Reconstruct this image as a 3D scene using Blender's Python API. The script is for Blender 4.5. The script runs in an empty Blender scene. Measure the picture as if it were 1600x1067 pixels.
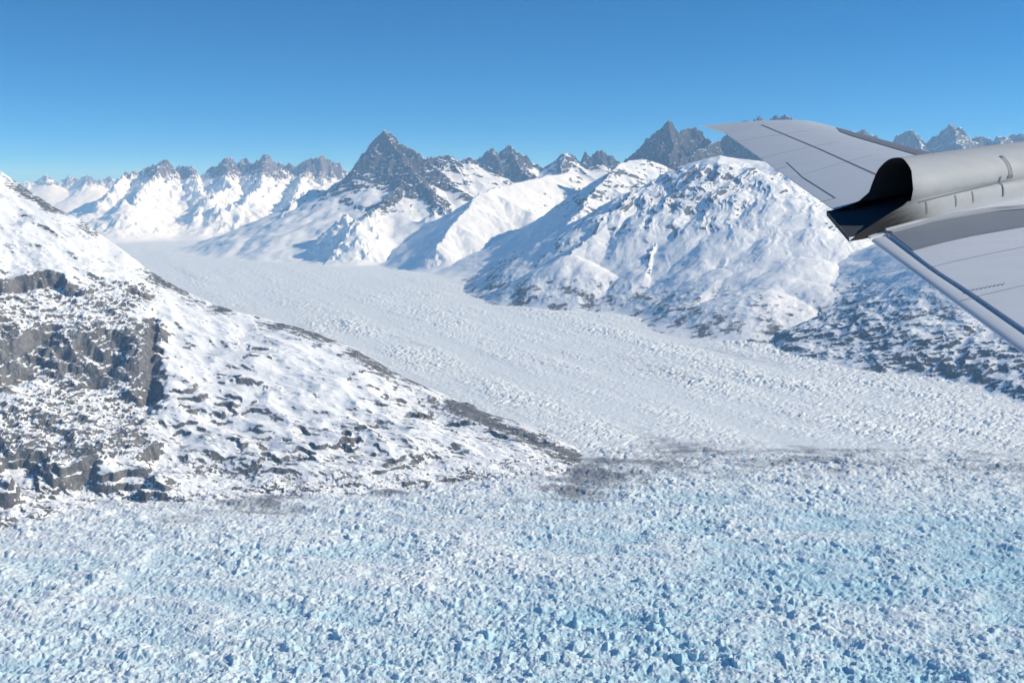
import bpy, math, random
import numpy as np

# ------------------------------------------------------------------ camera, sky, sun, exposure
scene = bpy.context.scene
FPX, HORIZ = 1640.0, 300.0                       # focal length and horizon row in a 1600 x 1067 frame
PITCH = math.atan((533.5 - HORIZ) / FPX)
CAM_H = 1000.0                                   # metres above the ice in the foreground
SUN_AZ, SUN_EL = 95.0, 30.0                      # degrees clockwise from the view direction, above the horizon

cam = bpy.data.cameras.new('camera')
cam.sensor_width = 36.0
cam.lens = 36.0 * FPX / 1600.0
cam.clip_start = 0.2
cam.clip_end = 200000.0
camo = bpy.data.objects.new('camera', cam)
scene.collection.objects.link(camo)
camo.location = (0, 0, CAM_H)
camo.rotation_euler = (math.radians(90) - PITCH, 0, 0)
scene.camera = camo

world = bpy.data.worlds.new('World')
scene.world = world
world.use_nodes = True
wn = world.node_tree
wn.nodes.clear()
wo = wn.nodes.new('ShaderNodeOutputWorld')
wb = wn.nodes.new('ShaderNodeBackground')
sky = wn.nodes.new('ShaderNodeTexSky')
sky.sky_type = 'NISHITA'
sky.sun_disc = False
sky.sun_elevation = math.radians(SUN_EL)
sky.sun_rotation = math.radians(SUN_AZ)
sky.altitude = 1500
sky.air_density = 1.0
sky.dust_density = 0.0
sky.ozone_density = 5.0
tc = wn.nodes.new('ShaderNodeTexCoord')
mp = wn.nodes.new('ShaderNodeMapping')
mp.inputs['Scale'].default_value = (1, 1, 2.2)
mp.inputs['Location'].default_value = (0, 0, 0.10)
wn.links.new(tc.outputs['Generated'], mp.inputs['Vector'])
wn.links.new(mp.outputs['Vector'], sky.inputs['Vector'])
hs = wn.nodes.new('ShaderNodeHueSaturation')       # the deep polarised blue of thin cold air
hs.inputs['Saturation'].default_value = 1.12
hs.inputs['Hue'].default_value = 0.5
wn.links.new(sky.outputs['Color'], hs.inputs['Color'])
mu = wn.nodes.new('ShaderNodeMix')
mu.data_type = 'RGBA'; mu.blend_type = 'MULTIPLY'
mu.inputs[0].default_value = 1.0
mu.inputs[7].default_value = (0.20, 0.86, 1.0, 1)
wn.links.new(hs.outputs['Color'], mu.inputs[6])
wn.links.new(mu.outputs[2], wb.inputs['Color'])
wb.inputs['Strength'].default_value = 0.145
wn.links.new(wb.outputs['Background'], wo.inputs['Surface'])

sun = bpy.data.lights.new('sun', 'SUN')
sun.energy = 4.3
sun.angle = math.radians(0.53)
sun.color = (1.0, 0.935, 0.78)
suno = bpy.data.objects.new('sun', sun)
scene.collection.objects.link(suno)
suno.rotation_euler = (math.radians(90 - SUN_EL), 0, math.radians(180 - SUN_AZ))
suno.location = (3000, 0, 4000)

vs = scene.view_settings
vs.view_transform = 'Standard'
vs.look = 'None'
vs.exposure = 0.27
vs.gamma = 1.0
scene.cycles.volume_bounces = 1
scene.cycles.max_bounces = 6

HAZE_DENSITY = 3.0e-5
HAZE_COLOR = (0.34, 0.61, 0.97, 1)

# ------------------------------------------------------------------ small helpers
rng = np.random.default_rng(7)
CP, SP = math.cos(PITCH), math.sin(PITCH)

def ray(px, py):
    cx, cy = (px - 800) / FPX, (533.5 - py) / FPX
    return np.array([cx, CP + cy * SP, -SP + cy * CP])

def at(px, py, d):
    """the place at horizontal distance d that lies along the sight line (px, py)"""
    r = ray(px, py)
    k = d / math.hypot(r[0], r[1])
    return (r[0] * k, r[1] * k, CAM_H + r[2] * k)

def smooth(a, b, x):
    t = np.clip((x - a) / (b - a), 0, 1)
    return t * t * (3 - 2 * t)

PERM = rng.permutation(4096).astype(np.int32)
ANG = rng.random(4096) * 2 * np.pi
GX, GY = np.cos(ANG).astype(np.float32), np.sin(ANG).astype(np.float32)
RND = rng.random(4096).astype(np.float32)
RND2 = rng.random(4096).astype(np.float32)
RND3 = rng.random(4096).astype(np.float32)

def hash2(ix, iy, seed):
    return PERM[(PERM[(ix + seed * 131) & 4095] + iy * 7) & 4095]

def perlin(x, y, seed=0):
    fx, fy = np.floor(x), np.floor(y)
    ix, iy = fx.astype(np.int32), fy.astype(np.int32)
    x, y = (x - fx).astype(np.float32), (y - fy).astype(np.float32)
    u = x * x * x * (x * (x * 6 - 15) + 10)
    v = y * y * y * (y * (y * 6 - 15) + 10)
    def g(i, j, a, b):
        h = hash2(i, j, seed)
        return GX[h] * a + GY[h] * b
    a = g(ix, iy, x, y); b = g(ix + 1, iy, x - 1, y)
    c = g(ix, iy + 1, x, y - 1); d = g(ix + 1, iy + 1, x - 1, y - 1)
    ab = a + u * (b - a); cd = c + u * (d - c)
    return (ab + v * (cd - ab)) * 1.45

def fbm(x, y, octv, seed=0, gain=0.5, lac=2.03):
    s, a = 0.0, 1.0
    for i in range(octv):
        s = s + a * perlin(x, y, seed + i * 5)
        x, y, a = x * lac + 13.7, y * lac - 7.1, a * gain
    return s

def ridged(x, y, octv, seed=0, gain=0.5, lac=2.07):
    s, a, w = 0.0, 1.0, 1.0
    for i in range(octv):
        n = 1 - np.abs(perlin(x, y, seed + i * 5))
        n = n * n * w
        w = np.clip(n * 1.8, 0, 1)
        s = s + a * n
        x, y, a = x * lac + 3.3, y * lac + 9.2, a * gain
    return s

def worley(x, y, seed=0):
    """distance to the nearest and second nearest cell point, cell id, offset to the cell point"""
    fx, fy = np.floor(x).astype(np.int32), np.floor(y).astype(np.int32)
    f1 = np.full(x.shape, 9.0, np.float32); f2 = f1.copy()
    idc = np.zeros(x.shape, np.int32)
    ox = np.zeros(x.shape, np.float32); oy = ox.copy()
    for i in (-1, 0, 1):
        for j in (-1, 0, 1):
            h = hash2(fx + i, fy + j, seed)
            dx = (fx + i + RND[h] - x).astype(np.float32)
            dy = (fy + j + RND2[h] - y).astype(np.float32)
            d = np.sqrt(dx * dx + dy * dy)
            c = d < f1
            f2 = np.where(c, f1, np.minimum(f2, d))
            idc = np.where(c, h, idc); ox = np.where(c, dx, ox); oy = np.where(c, dy, oy)
            f1 = np.where(c, d, f1)
    return f1, f2, idc, ox, oy

# ------------------------------------------------------------------ node helper
class Nodes:
    def __init__(self, name):
        self.m = bpy.data.materials.new(name)
        self.m.use_nodes = True
        self.t = self.m.node_tree
        self.p = self.t.nodes['Principled BSDF']
        self.p.inputs['Specular IOR Level'].default_value = 0.25
    def n(self, kind, **kw):
        nd = self.t.nodes.new(kind)
        for k, v in kw.items():
            setattr(nd, k, v)
        return nd
    def set(self, sock, v):
        if isinstance(v, bpy.types.NodeSocket):
            self.t.links.new(v, sock)
        else:
            sock.default_value = v
    def math(self, op, a, b=None, c=None, clamp=False):
        nd = self.n('ShaderNodeMath', operation=op, use_clamp=clamp)
        for i, v in enumerate((a, b, c)):
            if v is not None:
                self.set(nd.inputs[i], v)
        return nd.outputs[0]
    def attr(self, name):
        return self.n('ShaderNodeAttribute', attribute_name=name).outputs['Fac']
    def coords(self, scale=(1, 1, 1), rot=0.0):
        tc = self.n('ShaderNodeTexCoord')
        mp = self.n('ShaderNodeMapping')
        mp.inputs['Scale'].default_value = scale
        mp.vector_type = 'POINT'
        if rot:
            tw = self.n('ShaderNodeMapping')
            tw.inputs['Rotation'].default_value = (0, 0, -rot)
            self.t.links.new(tc.outputs['Object'], tw.inputs['Vector'])
            self.t.links.new(tw.outputs['Vector'], mp.inputs['Vector'])
        else:
            self.t.links.new(tc.outputs['Object'], mp.inputs['Vector'])
        return mp.outputs['Vector']
    def noise(self, size, detail=5, rough=0.55, stretch=(1, 1, 1), dist=0.0, rot=0.0):
        nd = self.n('ShaderNodeTexNoise')
        s = tuple(1.0 / (size * k) for k in stretch)
        self.t.links.new(self.coords(s, rot), nd.inputs['Vector'])
        nd.inputs['Scale'].default_value = 1.0
        nd.inputs['Detail'].default_value = detail
        nd.inputs['Roughness'].default_value = rough
        nd.inputs['Distortion'].default_value = dist
        return nd.outputs['Fac']
    def step(self, v, a, b):
        nd = self.n('ShaderNodeMapRange', interpolation_type='SMOOTHSTEP')
        self.set(nd.inputs['Value'], v)
        nd.inputs['From Min'].default_value = a
        nd.inputs['From Max'].default_value = b
        return nd.outputs['Result']
    def mix(self, f, a, b):
        nd = self.n('ShaderNodeMix', data_type='RGBA')
        self.set(nd.inputs[0], f); self.set(nd.inputs[6], a); self.set(nd.inputs[7], b)
        return nd.outputs[2]
    def bump(self, height, strength, dist):
        nd = self.n('ShaderNodeBump')
        nd.inputs['Strength'].default_value = strength
        nd.inputs['Distance'].default_value = dist
        self.t.links.new(height, nd.inputs['Height'])
        self.t.links.new(nd.outputs['Normal'], self.p.inputs['Normal'])

SNOW = (0.86, 0.875, 0.89, 1)

def mountain_material(name, rock_a, rock_b, fine, amount=1.0, flow=None):
    """snow over rock: the vertex attribute says how bare the ground is, noise breaks the edge up"""
    k = Nodes(name)
    rock = k.attr('rock')
    if flow is None:
        n1 = k.noise(fine * 5, 5, 0.62, (1, 1, 2.6))
        n2 = k.noise(fine, 3, 0.6)
    else:                                                     # flecks drawn out along the bedding
        n1 = k.noise(fine * 3.2, 5, 0.62, (2.6, 1, 0.6), rot=flow)
        n2 = k.noise(fine, 3, 0.6, (2.2, 1, 0.8), rot=flow)
    v = k.math('ADD', rock, k.math('MULTIPLY', k.math('SUBTRACT', n1, 0.5), 1.5 * amount))
    v = k.math('ADD', v, k.math('MULTIPLY', k.math('SUBTRACT', n2, 0.5), 0.9 * amount))
    f = k.step(v, 0.44, 0.60)
    n3 = k.noise(fine * 12, 5, 0.6)
    n4 = k.noise(fine * 2.2, 3, 0.6, (1, 1, 3))
    n5 = k.noise(fine * 1.6, 6, 0.7, dist=.6)
    rockc = k.mix(k.step(k.math('ADD', k.math('MULTIPLY', n3, .35), k.math('ADD', k.math('MULTIPLY', n4, .25), k.math('MULTIPLY', n5, .4))), 0.38, 0.62), rock_a, rock_b)
    snowc = k.mix(k.step(n3, 0.35, 0.7), SNOW, (0.80, 0.825, 0.86, 1))
    k.set(k.p.inputs['Base Color'], k.mix(f, snowc, rockc))
    k.p.inputs['Roughness'].default_value = 0.75
    hgt = k.math('MULTIPLY', k.math('ADD', n2, k.math('ADD', n4, n5)), k.math('ADD', 0.12, k.math('MULTIPLY', f, 1.0)))
    k.bump(hgt, 0.5, fine * 0.9)
    return k.m

def ice_material(name, fine, blue_col, white=(0.82, 0.85, 0.875, 1)):
    k = Nodes(name)
    blue = k.attr('blue')
    dirt = k.attr('dirt')
    n1 = k.noise(fine * 6, 5, 0.6)
    n2 = k.noise(fine, 4, 0.65)
    b = k.step(k.math('ADD', blue, k.math('MULTIPLY', k.math('SUBTRACT', n1, 0.5), 0.5)), 0.12, 0.95)
    c = k.mix(b, white, blue_col)
    n3 = k.noise(fine * 14, 4, 0.6)
    d = k.math('ADD', dirt, k.math('MULTIPLY', k.math('SUBTRACT', n2, 0.5), 0.9))
    d = k.step(k.math('ADD', d, k.math('MULTIPLY', k.math('SUBTRACT', n3, 0.5), 1.5)), 0.22, 0.95)
    c = k.mix(d, c, (0.23, 0.235, 0.25, 1))
    k.set(k.p.inputs['Base Color'], c)
    k.p.inputs['Roughness'].default_value = 0.6
    k.bump(n2, 0.6, fine * 0.7)
    return k.m

# ------------------------------------------------------------------ polar terrain patches
def tag(o, label, cat, kind=None, group=None):
    o['label'] = label
    o['category'] = cat
    if kind: o['kind'] = kind
    if group: o['group'] = group
    return o

def mesh_from_grid(name, X, Y, Z, mat, attrs=None, keep=None):
    nr, na = X.shape
    co = np.stack([X, Y, Z], -1).reshape(-1, 3).astype(np.float32)
    idx = np.arange(nr * na, dtype=np.int32).reshape(nr, na)
    q = np.stack([idx[:-1, :-1], idx[:-1, 1:], idx[1:, 1:], idx[1:, :-1]], -1)
    if keep is not None:
        kq = keep[:-1, :-1] | keep[:-1, 1:] | keep[1:, 1:] | keep[1:, :-1]
        q = q[kq]
    q = q.reshape(-1, 4)
    used = np.zeros(len(co), bool)
    used[q.ravel()] = True
    remap = np.cumsum(used).astype(np.int32) - 1
    q = remap[q]
    co = co[used]
    me = bpy.data.meshes.new(name)
    me.vertices.add(len(co))
    me.vertices.foreach_set('co', co.ravel())
    me.loops.add(q.size)
    me.loops.foreach_set('vertex_index', q.ravel())
    me.polygons.add(len(q))
    me.polygons.foreach_set('loop_start', np.arange(0, q.size, 4, dtype=np.int32))
    me.polygons.foreach_set('loop_total', np.full(len(q), 4, np.int32))
    me.update(calc_edges=True)
    me.polygons.foreach_set('use_smooth', np.ones(len(q), bool))
    for k, v in (attrs or {}).items():
        a = me.attributes.new(k, 'FLOAT', 'POINT')
        a.data.foreach_set('value', v.reshape(-1)[used].astype(np.float32))
    me.materials.append(mat)
    o = bpy.data.objects.new(name, me)
    scene.collection.objects.link(o)
    return o

def polar(az0, az1, na, rs):
    az = np.radians(np.linspace(az0, az1, na))
    A, R = np.meshgrid(az, rs)
    return A, R, R * np.sin(A), R * np.cos(A)

def grad(A, R, Z):
    dr = np.gradient(Z, axis=0) / np.gradient(R, axis=0)
    da = np.gradient(Z, axis=1) / (np.gradient(A, axis=1) * R)
    sx = dr * np.sin(A) + da * np.cos(A)
    sy = dr * np.cos(A) - da * np.sin(A)
    return sx, sy

def px_az(px):
    return math.degrees(math.atan((px - 800) / FPX / CP))

def valley(x, y):
    """the ice surface without its cracks: level near the camera, then rising slowly up the valley"""
    t = np.clip(y - 4600, 0, None)
    return 0.0125 * t * (t / (t + 2500.0)) + 10 * fbm(x / 2300, y / 2300, 2, 60)

# ------------------------------------------------------------------ ice
def seracs(x, y):
    """height of the broken ice above the valley level"""
    xs = x + 7 * perlin(x / 31, y / 31, 3) + 4 * perlin(x / 12, y / 12, 4) + 1.5 * perlin(x / 5, y / 5, 1)
    ys = y + 7 * perlin(x / 31, y / 31, 5) + 4 * perlin(x / 12, y / 12, 6) + 1.5 * perlin(x / 5, y / 5, 2)
    chaos = np.clip(0.62 + 0.6 * fbm(x / 300, y / 300, 4, 8), 0.15, 1.7)
    f1, f2, i, ox, oy = worley(xs / 32, ys / 32, 9)
    big = smooth(0.0, 0.36, f2 - f1) * (15 * RND3[i] ** 2.2 + 12 * ((RND[i] - .5) * ox + (RND2[i] - .5) * oy))
    g1, g2, j, px_, py_ = worley(xs / 13 + 40, ys / 13, 10)
    med = smooth(0.0, 0.34, g2 - g1) * (6.0 * RND3[j] ** 1.5 + 6 * ((RND[j] - .5) * px_ + (RND2[j] - .5) * py_))
    k1, k2, l, _, _ = worley(xs / 6.5 + 11, ys / 6.5, 13)
    small = smooth(0.0, 0.4, k2 - k1) * 2.6 * RND3[l]
    fine = 2.4 * ridged(xs / 19, ys / 19, 4, 12, .6) + 3.0 * fbm(x / 70, y / 70, 3, 15)
    bold = 1 + 0.9 * smooth(2700, 2050, np.hypot(x, y)) * smooth(-300, 500, x)      # tallest seracs where the icefall bends
    a_ = math.radians(-14)
    uu, vv_ = x * math.cos(a_) + y * math.sin(a_), -x * math.sin(a_) + y * math.cos(a_)
    fine = fine + 11 * (ridged(uu / 420 + .3 * perlin(x / 200, y / 200, 17), vv_ / 120, 3, 16, .5) - .9)     # pressure ridges across the flow
    soft = 0.84 + 0.16 * smooth(2700, 2100, np.hypot(x, y))
    return soft * (0.68 * big * chaos * bold + 0.56 * med * (0.45 + 0.55 * chaos) + 0.65 * small + fine), chaos

def crevasses(x, y, R):
    """snowed-up broken surface of the tributary: transverse cracks, lower blocks than the foreground"""
    ang = math.radians(24)
    u = x * math.cos(ang) + y * math.sin(ang)
    v = -x * math.sin(ang) + y * math.cos(ang)
    u = u + 30 * perlin(x / 160, y / 160, 20)
    v = v + 30 * perlin(x / 160, y / 160, 21)
    f1, f2, i, ox, oy = worley(u / 56, v / 25, 22)
    g1, g2, j, _, _ = worley(u / 24 + 5, v / 14, 23)
    amp = np.clip(0.85 + 0.7 * fbm(x / 800, y / 800, 3, 24), 0.25, 1.7)
    h = smooth(0.0, 0.34, f2 - f1) * (2.5 + 5.5 * RND3[i] ** 1.5) + smooth(0, .3, g2 - g1) * (1 + 3 * RND3[j] ** 1.5)
    h = h + 3.4 * ridged(u / 60, v / 20, 4, 25)
    amp = amp * np.clip(0.85 + 0.9 * fbm((x + 0.43 * y) / 330, (y - 0.43 * x) / 3600, 3, 27), 0.25, 1.8)      # smooth and broken lanes along the flow
    return h * amp * (0.45 + 0.55 * smooth(14000, 6000, np.hypot(x, y))), amp

def icefall_edge(A):
    """distance at which the blue icefall meets the white tributary, by bearing"""
    deg = np.degrees(A)
    return np.interp(deg, [-40, 3, 6, 12, 20, 26, 40], [3850, 3850, 3850, 4050, 4230, 4330, 4500])

def ice_height(x, y, R, A):
    s, ch = seracs(x, y)
    c, am = crevasses(x, y, R)
    e = icefall_edge(A) + 60 * fbm(x / 180, y / 180, 3, 31)
    w = smooth(-130, 170, R - e)
    return valley(x, y) + s * (1 - w) + c * w, w, ch, am

def ice_attributes(X, Y, R, A, Z, w, am):
    deg = np.degrees(A)
    sx, sy = grad(A, R, Z)
    sl = np.hypot(sx, sy)
    rel = Z - valley(X, Y)
    low = fbm(X / 900, Y / 500, 3, 33)
    fall_ = 0.27 + 0.30 * smooth(0.5, 2.0, sl) + 0.22 * smooth(8, 1, rel) + 0.15 * low + 0.14 * smooth(3000, 1900, R) + 0.18 * smooth(-14, 16, deg)
    trib = 0.0 + 0.26 * smooth(0.35, 1.4, sl) + 0.10 * am
    e = icefall_edge(A)
    fall_ = fall_ * (0.45 + 0.55 * smooth(-120, -900, R - e))
    blue = fall_ * (1 - w) + trib * w
    seam = np.exp(-((R - e + 40) / np.where(R < e - 40, 420, 230)) ** 2) * smooth(2, 6, deg) * (0.8 + 0.2 * smooth(24, 6, deg))
    lee = smooth(2900, 3450, R) * smooth(8, 3, deg) * (1 - w)
    streak = smooth(0.0, 0.8, fbm(X / 500, Y / 160, 3, 37))
    band = smooth(0.1, 0.9, fbm((X + 0.5 * Y) / 420, (Y - 0.25 * X) / 4200, 3, 44))
    toe = np.exp(-(((X - 560) / 330) ** 2 + ((Y - 4150) / 260) ** 2))
    dirt = 0.50 * seam * (0.6 + 0.8 * smooth(-.4, .6, fbm(X / 210, Y / 90, 3, 48))) + lee * (0.26 + 0.46 * streak) + 0.10 * streak * (1 - w) + 0.13 * smooth(3200, 3800, R) * (1 - w) * smooth(2, 8, deg) + 0.22 * toe + w * (0.40 * band + 0.16 * smooth(0.3, 1.2, sl)) - 0.04
    return {'blue': blue, 'dirt': dirt}

def build_ice():
    mat = ice_material('glacier_ice', 4.5, (0.36, 0.60, 0.72, 1), (0.74, 0.785, 0.815, 1))
    # icefall in the foreground
    az = np.radians(np.concatenate([np.linspace(-58, -31, 140)[:-1], np.linspace(-31, 31, 1180), np.linspace(31, 58, 140)[1:]]))
    t = np.linspace(0, 1, 800)[:, None]
    edge = icefall_edge(az)[None, :]
    R = 1450 * (edge / 1450) ** (t ** 0.95)
    A = np.repeat(az[None, :], len(t), 0)
    X, Y = R * np.sin(A), R * np.cos(A)
    Z, w, ch, am = ice_height(X, Y, R, A)
    o = mesh_from_grid('ice_field', X, Y, Z, mat, ice_attributes(X, Y, R, A, Z, w, am))
    tag(o, 'broken blue-white ice field of jagged seracs filling the foreground', 'ice field', 'structure')
    # tributary glacier up the valley: rows evenly spaced as seen from above the icefall, closer together near it
    n2 = 760
    t = np.linspace(0, 1, n2)[:, None]
    far = 62000.0
    k = 0.22
    lo = np.log(edge); hi = math.log(far)
    inv = 1 / edge + (1 / far - 1 / edge) * t
    R = (1 - k) / inv + k * np.exp(lo + (hi - lo) * t)
    R[0] = edge[0]
    A = np.repeat(az[None, :], n2, 0)
    X, Y = R * np.sin(A), R * np.cos(A)
    Z, w, ch, am = ice_height(X, Y, R, A)
    o = mesh_from_grid('glacier', X, Y, Z, mat, ice_attributes(X, Y, R, A, Z, w, am))
    tag(o, 'long pale snow-covered glacier curving away up the valley between the mountains', 'glacier', 'structure')
    # plain snow sheet under and around everything, out to the horizon
    A, R, X, Y = polar(-180, 180, 181, np.geomspace(20, 66000, 60))
    Z = valley(X, np.abs(Y)) - 55
    k = Nodes('plain_snow'); k.p.inputs['Base Color'].default_value = SNOW
    o = mesh_from_grid('snowfield', X, Y, Z, k.m)
    tag(o, 'flat white snow plain spreading out below the mountains to the horizon', 'snow', 'structure')

# ------------------------------------------------------------------ mountains
def fall(d, s, wd, slow):
    """drop below a crest at distance d: steep (s) near it, easing to slow further down"""
    return slow * d + (s - slow) * wd * (1 - np.exp(-d / wd))

def ridge_field(x, y, segs):
    """upper envelope of slopes falling away from every ridge segment"""
    H = np.full(x.shape, -400.0, np.float32)
    x = x.astype(np.float32); y = y.astype(np.float32)
    for (ax, ay, az_, bx, by, bz, sl, sr, wd, slow) in segs:
        ztop = max(az_, bz)
        reach = (ztop + 120) / slow
        m = (x > min(ax, bx) - reach) & (x < max(ax, bx) + reach) & (y > min(ay, by) - reach) & (y < max(ay, by) + reach)
        if not m.any():
            continue
        px, py = x[m], y[m]
        dx, dy = bx - ax, by - ay
        L2 = dx * dx + dy * dy + 1e-6
        t = np.clip(((px - ax) * dx + (py - ay) * dy) / L2, 0, 1)
        ex, ey = px - ax - t * dx, py - ay - t * dy
        d = np.sqrt(ex * ex + ey * ey)
        side = (dx * ey - dy * ex) / (np.sqrt(L2) * np.maximum(d, 1.0))
        s = 0.5 * (sl + sr) + 0.5 * (sl - sr) * np.clip(side, -1, 1)
        H[m] = np.maximum(H[m], az_ + (bz - az_) * t - slow * d - (s - slow) * wd * (1 - np.exp(-d / wd)))
    return H

def grow(lines, rnd, floor, levels, spacing, lens):
    """lines: [(points, slope_left, slope_right, width, slow)] -> segments incl. branching spurs"""
    segs = []
    def add(pts, sl, sr, wd, slow):
        for a, b in zip(pts[:-1], pts[1:]):
            segs.append((a[0], a[1], a[2], b[0], b[1], b[2], sl, sr, wd, slow))
    def spurs(pts, sl, sr, wd, slow, lev):
        if lev >= levels:
            return
        sp = spacing[lev]
        P = np.array(pts)
        seg = np.hypot(*(P[1:, :2] - P[:-1, :2]).T)
        cum = np.concatenate([[0], np.cumsum(seg)])
        s = rnd.uniform(0.2, 0.8) * sp
        side = 1
        while s < cum[-1]:
            i = min(np.searchsorted(cum, s) - 1, len(seg) - 1)
            t = (s - cum[i]) / max(seg[i], 1e-6)
            p = P[i] + (P[i + 1] - P[i]) * t
            dr = P[i + 1, :2] - P[i, :2]
            if P[i + 1, 2] > P[i, 2]:                       # spurs lean downhill
                th = math.atan2(dr[1], dr[0]) + side * math.radians(rnd.uniform(92, 128))
            else:
                th = math.atan2(dr[1], dr[0]) + side * math.radians(rnd.uniform(52, 88))
            slope = (sl if side > 0 else sr)
            z = p[2] - 0.02 * (p[2] - floor)
            total = (z - floor) / (0.5 * slow + 0.5 * slope) * rnd.uniform(0.7, 1.2) * lens[lev]
            n = 6
            steep = rnd.uniform(0.60, 0.86)
            q = [(p[0], p[1], z)]
            x_, y_ = p[0], p[1]
            for j in range(n):
                th += math.radians(rnd.uniform(-16, 16))
                st = total / n
                x_ += math.cos(th) * st; y_ += math.sin(th) * st
                q.append((x_, y_, z - steep * rnd.uniform(.94, 1.06) * float(fall(st * (j + 1), slope, wd, slow))))
            ns = slope * rnd.uniform(1.0, 1.3)
            add(q, ns, ns, wd * 0.45, slow)
            spurs(q, ns, ns, wd * 0.45, slow, lev + 1)
            side = -side
            s += sp * rnd.uniform(0.6, 1.4)
    for pts, sl, sr, wd, slow in (l[:5] for l in lines):
        add(pts, sl, sr, wd, slow)
        spurs(pts, sl, sr, wd, slow, 0)
    return segs

def massif(name, label, lines, az, rr, na, nr, mat, seed, rock=(0.62, 0.95), rockalt=(0, 1), noise=(0.05, 700), spacing=(420, 150),
           levels=2, floor=60, warp=0.10, extra=None, crag=0.35, calm=0.3, lens=(0.55, 0.4), foot=22.0, skirt=None, scree=0.0):
    rnd = random.Random(seed)
    A, R, X, Y = polar(az[0], az[1], na, np.linspace(rr[0], rr[1], nr))
    segs = grow(lines, rnd, floor, levels, spacing, lens)
    sc = noise[1]
    wx = warp * sc * fbm(X / sc, Y / sc, 3, seed)
    wy = warp * sc * fbm(X / sc, Y / sc, 3, seed + 40)
    H = ridge_field(X + wx, Y + wy, segs)
    base = valley(X, Y)
    if skirt is not None:                                     # the gentler snow slopes the rock stands on
        fr, sl_, ks = skirt
        low = [([(p[0], p[1], p[2] * (l[5] if len(l) > 5 else fr)) for p in l[0]], sl_ * .9, sl_ * .9, 500, sl_) for l in lines]
        lowseg = grow(low, rnd, 150, 1, (900, 400), (0.7, 0.5))
        HS = ridge_field(X + 2 * wx, Y + 2 * wy, lowseg)
        dlt = np.clip((H - HS) / ks, -14, 14)
        H = np.where(dlt > 13.9, H, HS + ks * np.log1p(np.exp(dlt)))
    rel = np.clip(H - base, 0, None)
    top = max(max(p[2] for p in l[0]) for l in lines)
    g = rel / top
    sx, sy = grad(A, R, H)
    steep = smooth(0.5, 1.05, np.hypot(sx, sy))
    amp = noise[0] * sc
    H = H + amp * smooth(0, 120, rel) * (calm + (1 - calm) * steep) * (0.5 * fbm(X / sc * 2, Y / sc * 2, 4, seed + 3)
                                         + (0.30 + crag * 2.2 * steep) * (ridged(X / sc * 4.5, Y / sc * 4.5, 4, seed + 7, 0.55) - 0.9))
    if extra is not None:
        H = extra(A, R, X, Y, H, base)
    q = np.clip((H - base) / foot, -12, 40)                   # scree and drifted snow ease the foot into the ice
    keep = q > -2.2
    H = np.where(q > 12, H - 14, base - 14 + foot * np.log1p(np.exp(np.minimum(q, 12))))
    sx, sy = grad(A, R, H)
    sl = np.hypot(sx, sy)
    alt = smooth(rockalt[0], rockalt[1], g)
    n = fbm(X / sc * 3, Y / sc * 3, 4, seed + 11)
    rk = 0.86 * smooth(rock[0], rock[1], sl + 0.16 * n) * (0.12 + 0.88 * alt)
    rk = rk + scree * smooth(0.34, 0.06, g) * (0.65 + 0.6 * n)          # bare scree and scrub low on the slope
    o = mesh_from_grid(name, X, Y, H, mat, {'rock': rk}, keep)
    tag(o, label, 'mountain', 'structure')
    return o

def L(*pts):
    return [at(*p) for p in pts]

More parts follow.
